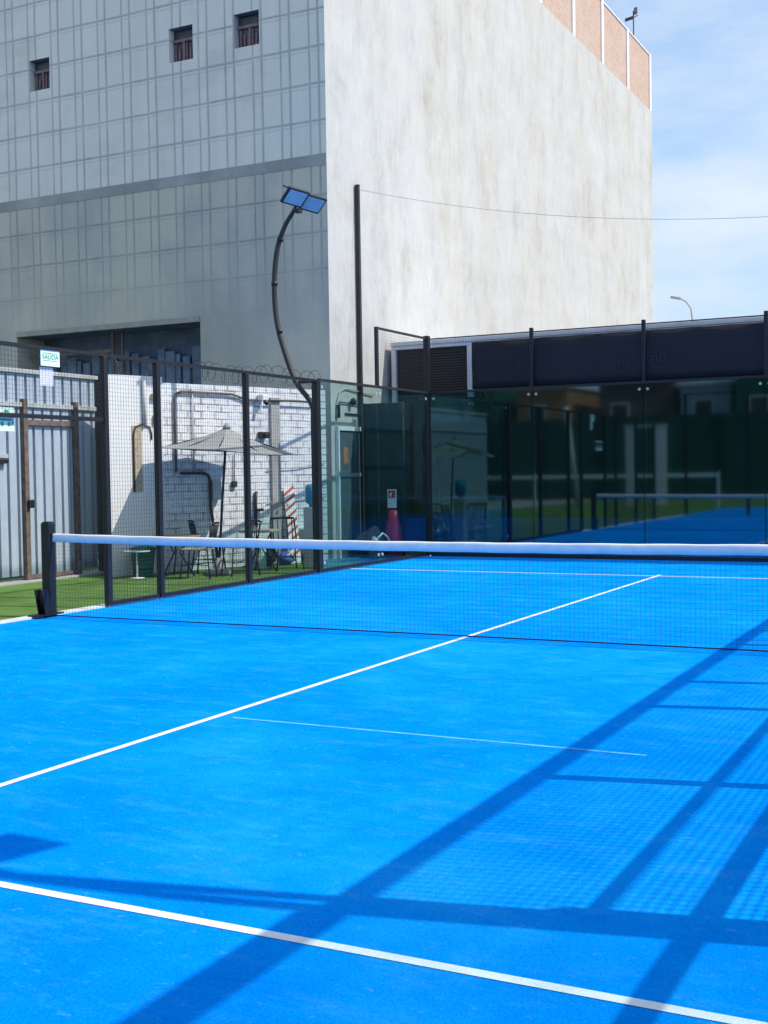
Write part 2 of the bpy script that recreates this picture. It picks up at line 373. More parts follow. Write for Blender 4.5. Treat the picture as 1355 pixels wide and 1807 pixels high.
# ------------------------------------------------------------------ side mesh fences
def post(mb, x, y, z0, z1, a=.05, b=.05): mb.box(x - a, x + a, y - b, y + b, z0, z1); return mb
TOP = 2.95
lf = thing('mesh_fence', 'black welded mesh side fence with square posts, left of the court before the brick wall', 'fence', (-5, 1, 0))
for y in (1, 2, 4):
    post(MB(), -5.0, y, .022, TOP, .037, .037).build('post', M['black_metal'], lf, bevel=.006)
post(MB(), -5.0, 5.95, .022, TOP + .03, .05, .055).build('post', M['black_metal'], lf, bevel=.006)
for y in (-1, -2, -4, -6):
    post(MB(), -5.0, y, .022, TOP, .037, .037).build('post', M['black_metal'], lf, bevel=.006)
MB().box(-5.03, -4.97, -6, 5.88, TOP + .001, TOP + .04).build('top_rail', M['black_metal'], lf)
MB().box(-5.025, -4.975, -.949, .949, 2.19, 2.235).build('lintel_rail', M['black_metal'], lf)
for a, b_ in ((1.05, 1.95), (2.05, 3.95), (4.05, 5.88)):
    MB().box(-5.02, -4.98, a, b_, .024, .065).build('bottom_rail', M['black_metal'], lf)
    wire_mesh(MB(), 'x', a, b_, .07, TOP, -5.0).build('mesh_panel', M['wire'], lf)
wire_mesh(MB(), 'x', -.949, .949, 2.24, TOP, -5.0).build('mesh_panel', M['wire'], lf)
for a, b_ in ((-1.95, -1.05), (-3.95, -2.05), (-5.95, -4.05)):
    wire_mesh(MB(), 'x', a, b_, .07, TOP, -5.0).build('mesh_panel', M['wire'], lf)
rf = thing('mesh_fence', 'black mesh side fence on the right of the court, casting its shadow over the turf', 'fence', (5, -1, 0))
for y in (6, 4, 2, 1, -1, -2, -4):
    post(MB(), 5.0, y, .022, 2.95, .04, .04).build('post', M['black_metal'], rf)
post(MB(), 5.0, -6.0, .022, 3.0, .06, .085).build('post', M['black_metal'], rf)
MB().box(4.965, 5.035, -5.91, 6, 2.951, 3.03).build('top_rail', M['black_metal'], rf)
for a, b_ in ((-5.91, -4.05), (-3.95, -2.05), (-1.95, -1.05), (1.05, 1.95), (2.05, 3.95), (4.05, 5.95)):
    wire_mesh(MB(), 'x', a, b_, .07, 2.95, 5.0, .0508, .0048).build('mesh_panel', M['wire'], rf)
    MB().box(5.012, 5.04, a, b_, 2.045, 2.095).build('mid_rail', M['black_metal'], rf)
wire_mesh(MB(), 'x', -.949, .949, 2.24, 2.95, 5.0, .0508, .0048).build('mesh_panel', M['wire'], rf)
MB().box(5.06, 5.085, -9.9, -1.1, 1.68, 1.775).build('shadow_rail', M['black_metal'], rf)  # unseen rail, guessed and added to cast the broad lower shadow

# ------------------------------------------------------------------ glass walls
def pane_x(par, x, y0, y1, mt):
    p = MB().box(x - .006, x + .006, y0 + .006, y1 - .006, .07, 2.97).build('glass_pane', mt, par)
    for y in (y0 + .07, y1 - .07):
        for z in (.16, 2.88):
            MB().tube([(x + .0065, y, z), (x + .022, y, z)], .026, 12).build('fixing_disc', M['pale_steel'], p)
    return p
def pane_y(par, y, x0, x1, mt):
    p = MB().box(x0 + .006, x1 - .006, y - .006, y + .006, .07, 2.97).build('glass_pane', mt, par)
    for x in (x0 + .07, x1 - .07):
        for z in (.16, 2.88):
            MB().tube([(x, y - .0065, z), (x, y - .022, z)], .024, 12).build('fixing_disc', M['pale_steel'], p)
    return p
lg = thing('glass_wall', 'clear glass side wall at the far left corner of the court', 'glass wall', (-5, 8, 0))
pane_x(lg, -5, 6.03, 8, M['glass']); pane_x(lg, -5, 8, 9.97, M['glass'])
MB().box(-5.03, -4.97, 6.03, 9.95, 2.972, 3.01).build('top_rail', M['dark_steel'], lg)
MB().box(-5.02, -4.98, 6.03, 9.95, .024, .068).build('bottom_rail', M['black_metal'], lg)
post(MB(), -5.0, 8.0, 3.011, 4.0, .028, .028).build('upper_post', M['dark_steel'], lg)
MB().box(-5.018, -4.982, 8.029, 9.94, 3.965, 4.0).build('upper_rail', M['dark_steel'], lg)
wire_mesh(MB(), 'x', 8.03, 9.94, 3.02, 3.96, -5.0, .0508, .002).build('mesh_panel', M['wire'], lg)
bg = thing('glass_wall', 'wide dark reflective glass back wall behind the net', 'glass wall', (0, 10, 0))
for i in range(5):
    pane_y(bg, 10.0, -4.94 + i * 1.976, -4.94 + (i + 1) * 1.976, M['glass_tinted'])
MB().box(-4.95, 4.95, 9.97, 10.03, 2.972, 3.01).build('top_rail', M['black_metal'], bg)
MB().box(-4.95, 4.95, 9.97, 10.03, .002, .068).build('bottom_rail', M['black_metal'], bg)
bf = thing('mesh_fence', 'tall post and mesh fence topping the glass back wall', 'fence', (0, 10.09, 0))
for i, x in enumerate((-5, -3, -1, 1, 3, 5)):
    if i in (0, 5): post(MB(), x, 10.0, .022, 4.03, .05, .05).build('post', M['black_metal'], bf, bevel=.006)
    else: post(MB(), x, 10.075, .0, 4.05, .032, .03).build('post', M['black_metal'], bf, bevel=.006)
MB().box(-4.95, 4.95, 10.031, 10.044, 3.965, 3.985).build('top_rail', M['dark_steel'], bf)
wire_mesh(MB(), 'y', -4.94, 4.94, 3.02, 3.96, 10.02, .0508, .002).build('mesh_panel', M['wire'], bf)
bn = thing('banner', 'dark navy banner with faint lettering hung along the top of the back fence', 'banner', (0, 10.12, 3))
mb = MB(); bm = mb.bm; g = []
for i in range(61):
    x = -4.16 + 9.1 * i / 60
    g.append([bm.verts.new((x, 10.12 + .008 * math.sin(i * .9) + .006 * math.sin(k * 1.3 + i), 3.03 + .845 * k / 6 + (.004 * math.sin(i * 1.5) if k == 6 else 0))) for k in range(7)])
for i in range(60):
    for k in range(6):
        f = bm.faces.new((g[i][k], g[i + 1][k], g[i + 1][k + 1], g[i][k + 1])); f.smooth = True
o = mb.build('cloth', M['banner'], bn); md = o.modifiers.new('s', 'SOLIDIFY'); md.thickness = .004; md.offset = 1
FY = Matrix(((1, 0, 0, 0), (0, 0, -1, 0), (0, 1, 0, 0), (0, 0, 0, 1)))   # text facing -y
FX = Matrix(((0, 0, 1, 0), (1, 0, 0, 0), (0, 1, 0, 0), (0, 0, 0, 1)))    # text facing +x
text_part('sno', .26, Matrix.Translation((-.80, 10.10, 3.40)) @ FY, M['banner_text'], bn)
text_part('m', .26, Matrix.Translation((-1.36, 10.10, 3.37)) @ FY, M['banner_text'], bn)

# near back wall of this court, behind the photographer's side
nf = thing('mesh_fence', 'near back fence of posts, rail and mesh on the camera side of the court', 'fence', (0, -10.1, 0))
for x in (-5, -3, -1, 1, 3, 5):
    post(MB(), x, -10.06, .0, 4.0, .05, .03).build('post', M['black_metal'], nf)
MB().box(-4.95, 4.95, -10.06, -10.03, 3.96, 4.0).build('top_rail', M['black_metal'], nf)
MB().box(-4.95, 2.95, -10.06, -10.03, 2.96, 3.02).build('mid_rail', M['black_metal'], nf)
rg = thing('glass_wall', 'clear glass side wall at the near right corner of the court', 'glass wall', (5, -8, 0))
for a, b_ in ((-9.97, -8), (-8, -6.09)): MB().box(4.994, 5.006, a + .006, b_ - .006, .07, 2.97).build('glass_pane', M['glass'], rg)
MB().box(4.945, 5.055, -9.97, -6.09, 2.972, 3.07).build('top_rail', M['black_metal'], rg)

# ------------------------------------------------------------------ curved lamp posts
def lamp(label):
    t = thing('lamp_post', label, 'lamp post', (0, 0, 0), 0, 'curved floodlight posts on the side fences')
    pts = [(-.10, .022), (-.10, 1.2), (-.105, 2.25), (-.13, 2.62), (-.41, 2.99), (-.63, 3.55), (-.74, 4.0), (-.765, 4.53), (-.70, 5.05), (-.56, 5.39), (-.40, 5.60)]
    # smooth with Catmull-Rom
    out = []
    for i in range(len(pts) - 1):
        p0, p1, p2, p3 = pts[max(i - 1, 0)], pts[i], pts[i + 1], pts[min(i + 2, len(pts) - 1)]
        for k in range(5):
            u = k / 5
            out.append(tuple(.5 * (2 * p1[j] + (p2[j] - p0[j]) * u + (2 * p0[j] - 5 * p1[j] + 4 * p2[j] - p3[j]) * u * u + (3 * p1[j] - p0[j] - 3 * p2[j] + p3[j]) * u ** 3) for j in (0, 1)))
    out.append(pts[-1])
    MB().tube([(x, 0, z) for x, z in out], [.042 if z < 5 else .042 - (z - 5) * .015 for x, z in out], 12).build('pole', M['dark_steel'], t, True)
    for z0, x0 in ((4.53, -.765), (3.78, -.69), (5.2, -.645)):
        MB().tube([(x0, 0, z0 - .03), (x0 + .005, 0, z0 + .03)], .05, 12).build('collar', M['black_metal'], t, True)
    MB().box(-.42, -.06, -.018, .018, 2.945, 2.99).box(-.40, -.36, -.018, .018, 2.90, 2.9445).build('brace', M['black_metal'], t, True)
    MB().tube([(-.43, 0, 5.56), (-.33, 0, 5.71), (-.28, 0, 5.86)], .024, 8).build('bracket', M['dark_steel'], t, True)
    MB().tube([(-.28, -.46, 5.90), (-.28, .46, 5.90)], .014, 8).build('crossbar', M['dark_steel'], t, True)
    MB().box(-.36, -.26, -.06, .06, 5.58, 5.64).build('junction_box', M['black_metal'], t, True, .01)
    for s in (-1, 1):
        c = Vector((-.20, s * .265, 5.76)); nrm = Vector((.62, -.25, -.72)).normalized(); ay = Vector((.25, 1, 0)).normalized()
        ay = (ay - nrm * ay.dot(nrm)).normalized(); az = ay.cross(nrm).normalized()
        f = MB().obox(c, ay * .205, az * .145, nrm * .022).build('floodlight', M['black_metal'], t, True, .01)
        MB().obox(c + nrm * .0245, ay * .175, az * .115, nrm * .002).build('lamp_lens', M['lamp_glass'], f, True)
        mb = MB()
        for k in range(7): mb.obox(c - nrm * .042 + ay * (.055 * (k - 3)), ay * .004, az * .12, nrm * .019)
        mb.build('cooling_fins', M['dark_steel'], f, True)
        MB().tube([c - nrm * .03 + az * .1, (-.28, s * .245, 5.90)], .012, 6).build('arm', M['dark_steel'], f, True)
    return t
l1 = lamp('tall curved floodlight post on the left fence with two lamps painted with a blue sky reflection')
l1.location = (-5.0, 6.03, 0)
l2 = copy_tree(l1); l2.location = (5.0, -5.88, 0); l2.scale = (1, 1, .88); l2.rotation_euler = (0, 0, math.pi)
for ch in list(l2.children):
    if ch.name.split('.')[0] in ('brace', 'collar'): bpy.data.objects.remove(ch)
l2['label'] = 'curved floodlight post on the right fence, casting a bent shadow on the court'

rp = thing('shadow_pole', 'unseen slim pole added beside the right lamp post for a second shadow line', 'pole', (5.23, -5.90, 0))  # out-of-view pole added to cast a second line beside the lamp's shadow
MB().tube([(5.23, -5.90, 0), (5.23, -5.90, 5.25)], .038, 10).build('shaft', M['dark_steel'], rp)
MB().lathe([(.05, 5.251), (.05, 5.28), (.02, 5.30)], (5.23, -5.90, 0), 10).build('cap', M['black_metal'], rp)

# ------------------------------------------------------------------ signs on the fence
sg = thing('exit_sign', 'small white sign reading SALIDA in green, on the fence above the opening', 'sign', (-4.985, .085, 2.78))
MB().box(-4.990, -4.982, -.065, .235, 2.775, 2.975).build('plate', M['sign_white'], sg)
text_part('SALIDA', .078, Matrix.Translation((-4.981, .085, 2.875)) @ FX, M['sign_green'], sg)
MB().box(-4.982, -4.9815, -.03, .20, 2.83, 2.838).box(-4.982, -4.9815, -.03, .20, 2.912, 2.92).build('green_border', M['sign_green'], sg)
tag(MB().box(-5.022, -5.018, -.045, .165, 2.56, 2.765).build('paper_notice', M['paper']), 'plain white paper notice behind the mesh under the green exit sign', 'notice')
s2 = thing('route_sign', 'white sign with green pictograms at the left edge, crossed by the fence rail', 'sign', (-5.05, -.64, 2.05))
MB().box(-5.058, -5.05, -.92, -.42, 2.045, 2.30).build('plate', M['sign_white'], s2)
mb = MB()
for yc in (-.60, -.50): mb.tube([(-5.0495, yc, 2.12), (-5.0485, yc, 2.12)], .026, 12)
mb.face([(-5.049, -.46, 2.17), (-5.049, -.46, 2.10), (-5.049, -.43, 2.135)])
mb.box(-5.0495, -5.0485, -.64, -.46, 2.155, 2.175); mb.box(-5.0495, -5.0485, -.57, -.50, 2.245, 2.272)
mb.build('pictograms', M['sign_green'], s2)

# ------------------------------------------------------------------ corrugated gate
gt = thing('corrugated_gate', 'blue-grey corrugated metal gate wall with a rusty framed door, left of the brick wall', 'gate', (-8.55, 3.5, 0))
X0 = -8.55
def sheet(y0, y1, z0, z1, x):
    mb = MB(); pitch = .2; prof = []; y = y0
    while y < y1 - 1e-4:
        for dy, dx in ((0, 0), (.145, 0), (.152, -.06), (.190, -.06)):
            if y + dy < y1: prof.append((y + dy, dx))
        y += pitch
    prof.append((y1, 0))
    for (a, da), (b_, db) in zip(prof, prof[1:]):
        mb.face([(x + da, a, z0), (x + db, b_, z0), (x + db, b_, z1), (x + da, a, z1)])
    return mb
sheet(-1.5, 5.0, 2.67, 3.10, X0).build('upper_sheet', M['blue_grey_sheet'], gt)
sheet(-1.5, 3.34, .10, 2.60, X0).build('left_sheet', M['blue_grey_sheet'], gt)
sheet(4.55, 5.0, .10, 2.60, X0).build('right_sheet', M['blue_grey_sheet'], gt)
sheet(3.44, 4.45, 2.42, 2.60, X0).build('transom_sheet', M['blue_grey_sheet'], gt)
MB().box(X0 - .03, X0 + .05, -1.5, 5.05, 3.10, 3.16).build('top_rail', M['pale_steel'], gt, bevel=.005)
MB().box(X0 - .03, X0 + .045, -1.5, 5.0, 2.60, 2.665).build('mid_rail', M['pale_steel'], gt, bevel=.005)
for y in (3.39, 4.50): MB().box(X0 - .02, X0 + .07, y - .045, y + .045, .03, 2.72).build('jamb', M['rust_steel'], gt, bevel=.005)
MB().box(X0 - .02, X0 + .06, 3.436, 4.454, 2.33, 2.41).build('door_head', M['rust_steel'], gt, bevel=.005)
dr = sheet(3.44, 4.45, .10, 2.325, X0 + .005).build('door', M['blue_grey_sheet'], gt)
MB().box(X0 - .02, X0 + .06, 3.436, 4.454, .05, .098).build('door_rail', M['rust_steel'], dr)
MB().obox((X0 + .10, 3.42, 1.16), (.03, 0, 0), (0, .05, 0), (0, 0, .06)).obox((X0 + .09, 3.46, 1.20), (.015, 0, 0), (0, .035, 0), (0, 0, .025)).build('padlock', M['black_metal'], dr, bevel=.012)
MB().box(X0 - .04, X0 + .08, 5.055, 5.20, .0, 3.2).build('gate_post', M['dark_steel'], gt, bevel=.006)
MB().box(X0 + .001, X0 + .09, 2.80, 3.0, 1.76, 1.82).build('latch', M['black_metal'], gt, bevel=.008)
MB().box(X0 + .001, X0 + .03, 2.82, 3.06, 1.84, 1.90).build('latch_plate', M['pale_steel'], gt, bevel=.004)
struct(MB().box(-8.9, X0 + .16, -1.5, 5.5, -.2, .028).build('gate_threshold_kerb', M['concrete'], bevel=.01))

# ------------------------------------------------------------------ whitewashed wall (local x along the wall, -y towards the court)
ang = math.atan2(.944, .33)
bw = thing('brick_wall', 'whitewashed block boundary wall facing the court, with pipes and patches', 'wall', (-7.81, 4.61, 0), ang)
def W(mb, name, m_, par=bw, bevel=0): return mb.build(name, m_, par, True, bevel)
# in local axes the side facing the court is -y
HW = 3.05
W(MB().box(.86, 4.30, 0, .22, 0, HW - .02), 'block_face', M['whitewashed_brick'])
W(MB().box(-.12, .858, -.012, .22, 0, HW + .07), 'plaster_face', M['plaster'])
W(MB().box(.27, .46, -.016, -.0125, 1.30, 2.34), 'bare_patch', M['bare_brick'])
W(MB().tube([(.50, -.045, HW), (.50, -.045, 2.34)], .032, 8), 'drain_pipe', M['grey_box'])
W(MB().tube([(.30, -.03, 1.3), (.30, -.03, 2.2), (.34, -.03, 2.32), (.44, -.03, 2.36), (.60, -.03, 2.32), (.63, -.03, 2.22), (.63, -.03, 2.12)], .012, 6), 'cable', M['dark_steel'])
W(MB().box(.64, .72, -.07, -.013, 2.75, 2.85).box(.66, .72, -.05, -.013, 2.36, 2.5), 'tap_box', M['timber'], bevel=.006)
W(MB().box(3.02, 3.22, -.05, -.001, 0, 2.86), 'pilaster', M['concrete'], bevel=.01)
W(MB().tube([(1.07, -.04, 1.6), (1.07, -.04, 2.76), (1.10, -.04, 2.86), (1.2, -.04, 2.90), (2.2, -.04, 2.89), (2.4, -.04, 2.84), (2.55, -.04, 2.80), (2.74, -.04, 2.80)], .02, 8), 'conduit', M['rust_steel'])
W(MB().tube([(1.42, -.03, 1.6), (1.42, -.03, 2.98)], .013, 6), 'thin_pipe', M['grey_box'])
W(MB().tube([(1.15, -.05, 1.585), (1.60, -.05, 1.585), (1.69, -.05, 1.55), (1.72, -.05, 1.45), (1.73, -.05, 1.0), (1.80, -.05, .5), (1.84, -.05, .1)], .025, 8), 'bent_pipe', M['dark_steel'])
W(MB().box(1.75, 1.92, -.10, -.001, 1.14, 1.46), 'meter_box', M['grey_box'], bevel=.012)
W(MB().tube([(2.94, -.08, 2.80), (3.4, -.08, 2.81), (3.98, -.08, 2.80)], .016, 8), 'cross_conduit', M['dark_steel'])
W(MB().tube([(2.92, -.03, 1.06), (3.6, -.03, 1.10), (4.25, -.03, 1.14)], .010, 6), 'low_cable', M['grey_box'])
W(MB().tube([(2.92, -.03, 1.62), (3.6, -.04, 1.66), (4.25, -.03, 1.74)], .009, 6), 'sagging_cable', M['grey_box'])
W(MB().tube([(2.68, -.04, 1.26), (2.66, -.04, 1.1), (2.65, -.05, .65)], .026, 8).box(2.66, 2.80, -.08, -.03, .92, .97), 'hose_hook', M['dark_steel'])
W(MB().tube([(2.22, -.03, 1.36), (2.24, -.03, 1.9)], .010, 6).box(2.19, 2.27, -.06, -.001, 1.34, 1.44), 'switch_drop', M['dark_steel'])
cm = W(MB().box(2.76, 2.88, -.16, -.001, 2.80, 2.90), 'camera_housing', M['white_paint'], bevel=.012)
W(MB().tube([(2.80, -.161, 2.78), (2.80, -.22, 2.74)], .035, 10), 'camera_lens', M['black_metal'], cm)
W(MB().box(2.76, 2.93, -.12, -.001, 2.16, 2.27).box(2.80, 2.86, -.17, -.1205, 2.19, 2.24), 'speaker', M['black_metal'], bevel=.01)
# razor wire coil along the wall top
mb = MB(); pts = []
for i in range(560):
    t_ = i / 560; s_ = -.1 + 4.4 * t_; a_ = t_ * 2 * math.pi * 21
    pts.append((s_ + .05 * math.sin(a_ * .37), .11 + .14 * math.cos(a_), HW + .20 + .15 * math.sin(a_) + .03 * math.sin(t_ * 19)))
mb.tube(pts, .0045, 4)
rw = mb.build('razor_wire', M['wire'], None); rw.location = bw.location; rw.rotation_euler = bw.rotation_euler
tag(rw, 'tangled razor wire coil running along the top of the whitewashed wall', 'razor wire')
# striped board leaning on the wall
sb = thing('striped_board', 'narrow white board with diagonal red stripes leaning on the whitewashed wall', 'board', (-7.81, 4.61, 0), ang)
MB().obox((3.37, -.14, .66), (.115, 0, 0), (0, .008, .0), (0, .09, .655)).build('panel', M['white_paint'], sb, True, .004)
mb = MB()
for k in range(9):
    z = .08 + k * .135
    def P(u, zz): return (3.37 + u, -.14 + .09 * (zz - .66) / .655 - .0105, zz)
    mb.face([P(-.113, z), P(-.113, z + .055), P(.113, z + .19), P(.113, z + .135)])
mb.build('red_stripes', M['red_soft'], sb, True)

# ------------------------------------------------------------------ concrete building
bd = thing('concrete_building', 'tall windowless grey and cream concrete building with a brick rooftop parapet', 'building', (-6.35, 8.79, 0))
XL = -40.0; XR = -6.35; YF = 8.79; YB = 31.3; ZT = 13.7
holes = [(-13.77, -9.16, 0, 4.46, .8), (-13.25, -12.72, 9.4, 10.02, .22), (-9.75, -9.20, 9.4, 10.04, .22), (-8.27, -7.72, 9.42, 10.04, .22)]
xs = sorted({XL, XR} | {h_[0] for h_ in holes} | {h_[1] for h_ in holes}); zs = sorted({0, ZT} | {h_[2] for h_ in holes} | {h_[3] for h_ in holes})
mb = MB()
for x0, x1 in zip(xs, xs[1:]):
    for z0, z1 in zip(zs, zs[1:]):
        cx, cz = (x0 + x1) / 2, (z0 + z1) / 2
        if any(h_[0] < cx < h_[1] and h_[2] < cz < h_[3] for h_ in holes): continue
        mb.face([(x0, YF, z0), (x1, YF, z0), (x1, YF, z1), (x0, YF, z1)], 0)
for x0, x1, z0, z1, d in holes:
    mb.face([(x0, YF, z0), (x0, YF + d, z0), (x0, YF + d, z1), (x0, YF, z1)], 0); mb.face([(x1, YF, z0), (x1, YF + d, z0), (x1, YF + d, z1), (x1, YF, z1)], 0)
    mb.face([(x0, YF, z1), (x1, YF, z1), (x1, YF + d, z1), (x0, YF + d, z1)], 2); mb.face([(x0, YF, z0), (x1, YF, z0), (x1, YF + d, z0), (x0, YF + d, z0)], 0)
    mb.face([(x0, YF + d, z0), (x1, YF + d, z0), (x1, YF + d, z1), (x0, YF + d, z1)], 2)
mb.face([(XR, YF, 0), (XR, YB, 0), (XR, YB, ZT), (XR, YF, ZT)], 1)
mb.face([(XL, YB, 0), (XR, YB, 0), (XR, YB, ZT), (XL, YB, ZT)], 0); mb.face([(XL, YF, 0), (XL, YB, 0), (XL, YB, ZT), (XL, YF, ZT)], 0)
mb.face([(XL, YF, ZT), (XR, YF, ZT), (XR, YB, ZT), (XL, YB, ZT)], 0)
o = mb.build('wall', [M['grid_reflection_concrete'], M['render_streaks'], M['recess_wall']], bd)
MB().box(XL, XR - .001, YF - .012, YF - .001, 7.06, 7.26).build('dark_band', M['dark_band'], bd)
MB().box(-13.76, -9.17, YF - .03, YF - .002, 4.462, 4.56).build('lintel', M['concrete'], bd)
mb = MB()
for k in range(20):
    x = -13.4 + k * .21; mb.box(x, x + .12 + .05 * (k % 3), YF + .62 + .03 * (k % 2), YF + .70 + .03 * (k % 2), 2.6, 3.9 + .25 * ((k * 7) % 4) / 4)
mb.build('recess_panels', M['recess_panel'], bd)
MB().box(-11.55, -11.50, YF + .3, YF + .35, 2.6, 4.45).box(-11.30, -11.26, YF + .3, YF + .35, 2.6, 4.45).box(-13.7, -11.56, YF + .3, YF + .34, 4.05, 4.12).build('recess_frame', M['rust_steel'], bd)
for x0, x1, z0, z1, d in holes[1:]:
    w_ = MB().box(x0 + .02, x1 - .02, YF + .15, YF + .20, z0 + .02, z1 - .02).build('vent_window', M['dark_pane'], bd)
    mb = MB().box(x0 + .03, x1 - .03, YF + .10, YF + .148, z1 - .24, z1 - .19).box((x0 + x1) / 2 - .02, (x0 + x1) / 2 + .02, YF + .10, YF + .148, z0 + .03, z1 - .245)
    for k in range(6): mb.box(x0 + .05 + k * .085, x0 + .085 + k * .085, YF + .125, YF + .148, z0 + .04 + .03 * (k % 2), z1 - .26 - .05 * ((k * 5) % 3))
    mb.build('grille', M['grille'], w_)
# rooftop parapet on the right-hand face
for y0, y1 in [(8.9 + 2.72 * k, 8.9 + 2.72 * (k + 1)) for k in range(8)] + [(30.66, 31.3)]:
    pass
cy = [31.18 - 2.74 * k for k in range(9)]
for a, b_ in zip(cy[1:], cy[:-1]):
    MB().box(XR - .22, XR - .03, a + .12, b_ - .12, ZT + .001, 15.55).build('brick_panel', M['parapet_brick'], bd)
for y in cy: MB().box(XR - .26, XR + .002, y - .12, y + .12, ZT + .001, 15.62).build('parapet_column', M['shed_white'], bd)
mb = MB(); mb.box(XR - .24, XR, 9.4, 31.05, 15.551, 15.60).build('coping', M['shed_white'], bd)
# street door in the sunlit face
d_ = MB().box(XR + .001, XR + .04, 8.98, 9.92, 0, 2.32).build('door', M['door'], bd)
MB().box(XR + .041, XR + .046, 9.15, 9.33, 1.72, 2.02).build('notice', M['orange'], d_)
MB().box(XR + .041, XR + .055, 9.02, 9.88, 1.48, 1.55).build('door_rail', M['pale_steel'], d_)
MB().box(XR + .001, XR + .07, 8.93, 8.978, 0, 2.40).box(XR + .001, XR + .07, 9.922, 9.97, 0, 2.40).box(XR + .001, XR + .07, 8.979, 9.921, 2.322, 2.40).build('door_frame', M['white_paint'], bd, bevel=.004)
MB().tube([(XR + .03, 8.95, 2.55), (XR + .03, 8.98, 2.85), (XR + .03, 9.10, 3.03), (XR + .03, 9.3, 3.10), (XR + .03, 10.4, 3.02)], .012, 6).build('conduit', M['grey_box'], bd)
MB().tube([(XR + .03, 9.05, 2.84), (XR + .03, 10.3, 2.80)], .012, 6).box(XR + .001, XR + .06, 8.96, 9.03, 2.55, 2.78).build('cable_box', M['black_metal'], bd)
MB().lathe([(.01, -.07), (.05, -.05), (.06, 0), (.05, .05), (.01, .07)], (XR + .08, 9.5, 2.86), 12).build('wall_lamp', M['black_metal'], bd)
MB().box(XR + .001, XR + .03, 9.3, 9.9, 2.62, 2.65).build('wall_bar', M['dark_steel'], bd)
# rooftop mast
ms = thing('roof_antenna', 'thin antenna mast on the far corner of the building roof', 'antenna', (-6.62, 30.1, 13.7))
MB().tube([(-6.62, 30.1, 13.70), (-6.62, 30.1, 16.75)], .022, 6).build('mast', M['dark_steel'], ms)
MB().tube([(-6.82, 30.0, 16.45), (-6.50, 30.2, 16.62)], .018, 6).obox((-6.76, 30.05, 16.50), (.12, .05, .04), (-.02, .05, 0), (0, 0, .04)).obox((-6.56, 30.15, 16.76), (.04, .05, .02), (-.02, .05, 0), (0, 0, .10)).build('dish', M['dark_steel'], ms)

# ------------------------------------------------------------------ tall pole and cable
pl = thing('utility_pole', 'tall slim dark square pole standing against the sunlit building wall', 'pole', (-6.29, 9.83, 0))
MB().box(-6.33, -6.26, 9.80, 9.87, 0, 6.88).build('shaft', M['dark_steel'], pl, bevel=.006)
MB().box(-6.334, -6.256, 9.796, 9.874, 6.881, 6.895).build('cap', M['black_metal'], pl)
pts = []
A = Vector((-6.25, 9.83, 6.80)); B = Vector((14.0, 11.5, 8.0))
for i in range(41):
    t_ = i / 40; p = A.lerp(B, t_); p.z -= 4 * 1.75 * t_ * (1 - t_); pts.append(p)
tag(MB().tube(pts, .005, 5).build('overhead_cable', M['grey_box']), 'thin sagging cable strung from the tall dark pole across the sunlit wall', 'cable')

# ------------------------------------------------------------------ shed behind the court
sh = thing('dark_shed', 'long low dark-clad shed with a white roof edge behind the glass back wall', 'shed', (0, 11.1, 0))
mb = MB(); z = .0
mb.box(-6.2, 14, 11.12, 14.0, 0, 3.925)
mb.build('wall', M['louvre'], sh)
MB().box(-6.14, 14, 11.085, 11.119, .0, .66).build('blue_base', M['blue_base'], sh)
mb = MB()
for k in range(76):
    z = .06 + k * .0505
    if z > 2.9: mb.obox((-5.41, 11.104, z), (.74, 0, 0), (0, .012, .004), (0, -.002, .018))
mb.build('louvre_slats', M['louvre'], sh)
MB().box(-6.24, 14, 11.02, 14.1, 3.927, 4.0).box(-6.24, 14, 10.99, 14.1, 4.001, 4.075).build('roof_edge', M['shed_white'], sh, bevel=.006)
MB().box(-6.24, -6.15, 11.02, 11.118, 2.3, 3.925).build('white_post', M['shed_white'], sh, bevel=.004)
MB().box(-4.64, -4.53, 11.02, 11.118, 2.95, 3.925).build('white_post', M['shed_white'], sh, bevel=.004)
tp = thing('windscreen', 'dark green tarpaulin screen beside the tall pole behind the corner glass', 'screen', (-5.8, 9.65, 0))
mb = MB(); bm = mb.bm; g = []
for i in range(17):
    x = -6.14 + .80 * i / 16
    g.append([bm.verts.new((x, 9.65 + .012 * math.sin(i * 1.3 + k * .5), 2.80 * k / 10)) for k in range(11)])
for i in range(16):
    for k in range(10):
        f = bm.faces.new((g[i][k], g[i + 1][k], g[i + 1][k + 1], g[i][k + 1])); f.smooth = True
o = mb.build('cloth', M['tarp'], tp); md = o.modifiers.new('s', 'SOLIDIFY'); md.thickness = .006
MB().tube([(-6.14, 9.67, 0), (-6.14, 9.67, 2.83)], .018, 6).tube([(-5.34, 9.67, 0), (-5.34, 9.67, 2.83)], .018, 6).tube([(-6.14, 9.67, 2.81), (-5.34, 9.67, 2.81)], .016, 6).build('frame', M['dark_steel'], tp)
for k, (dx, lab) in enumerate(((0, 'grey pipe leaning behind the corner glass, the left one of the pair'), (.22, 'grey pipe leaning behind the corner glass, the right one of the pair'))):
    tag(MB().tube([(-5.12 + dx * .9, 10.62, .0), (-5.62 + dx, 10.98, 2.15 - dx * .3)], .032, 8).build('leaning_pipe', M['dark_steel']), lab, 'pipe', 'pipes leaning behind the glass corner')

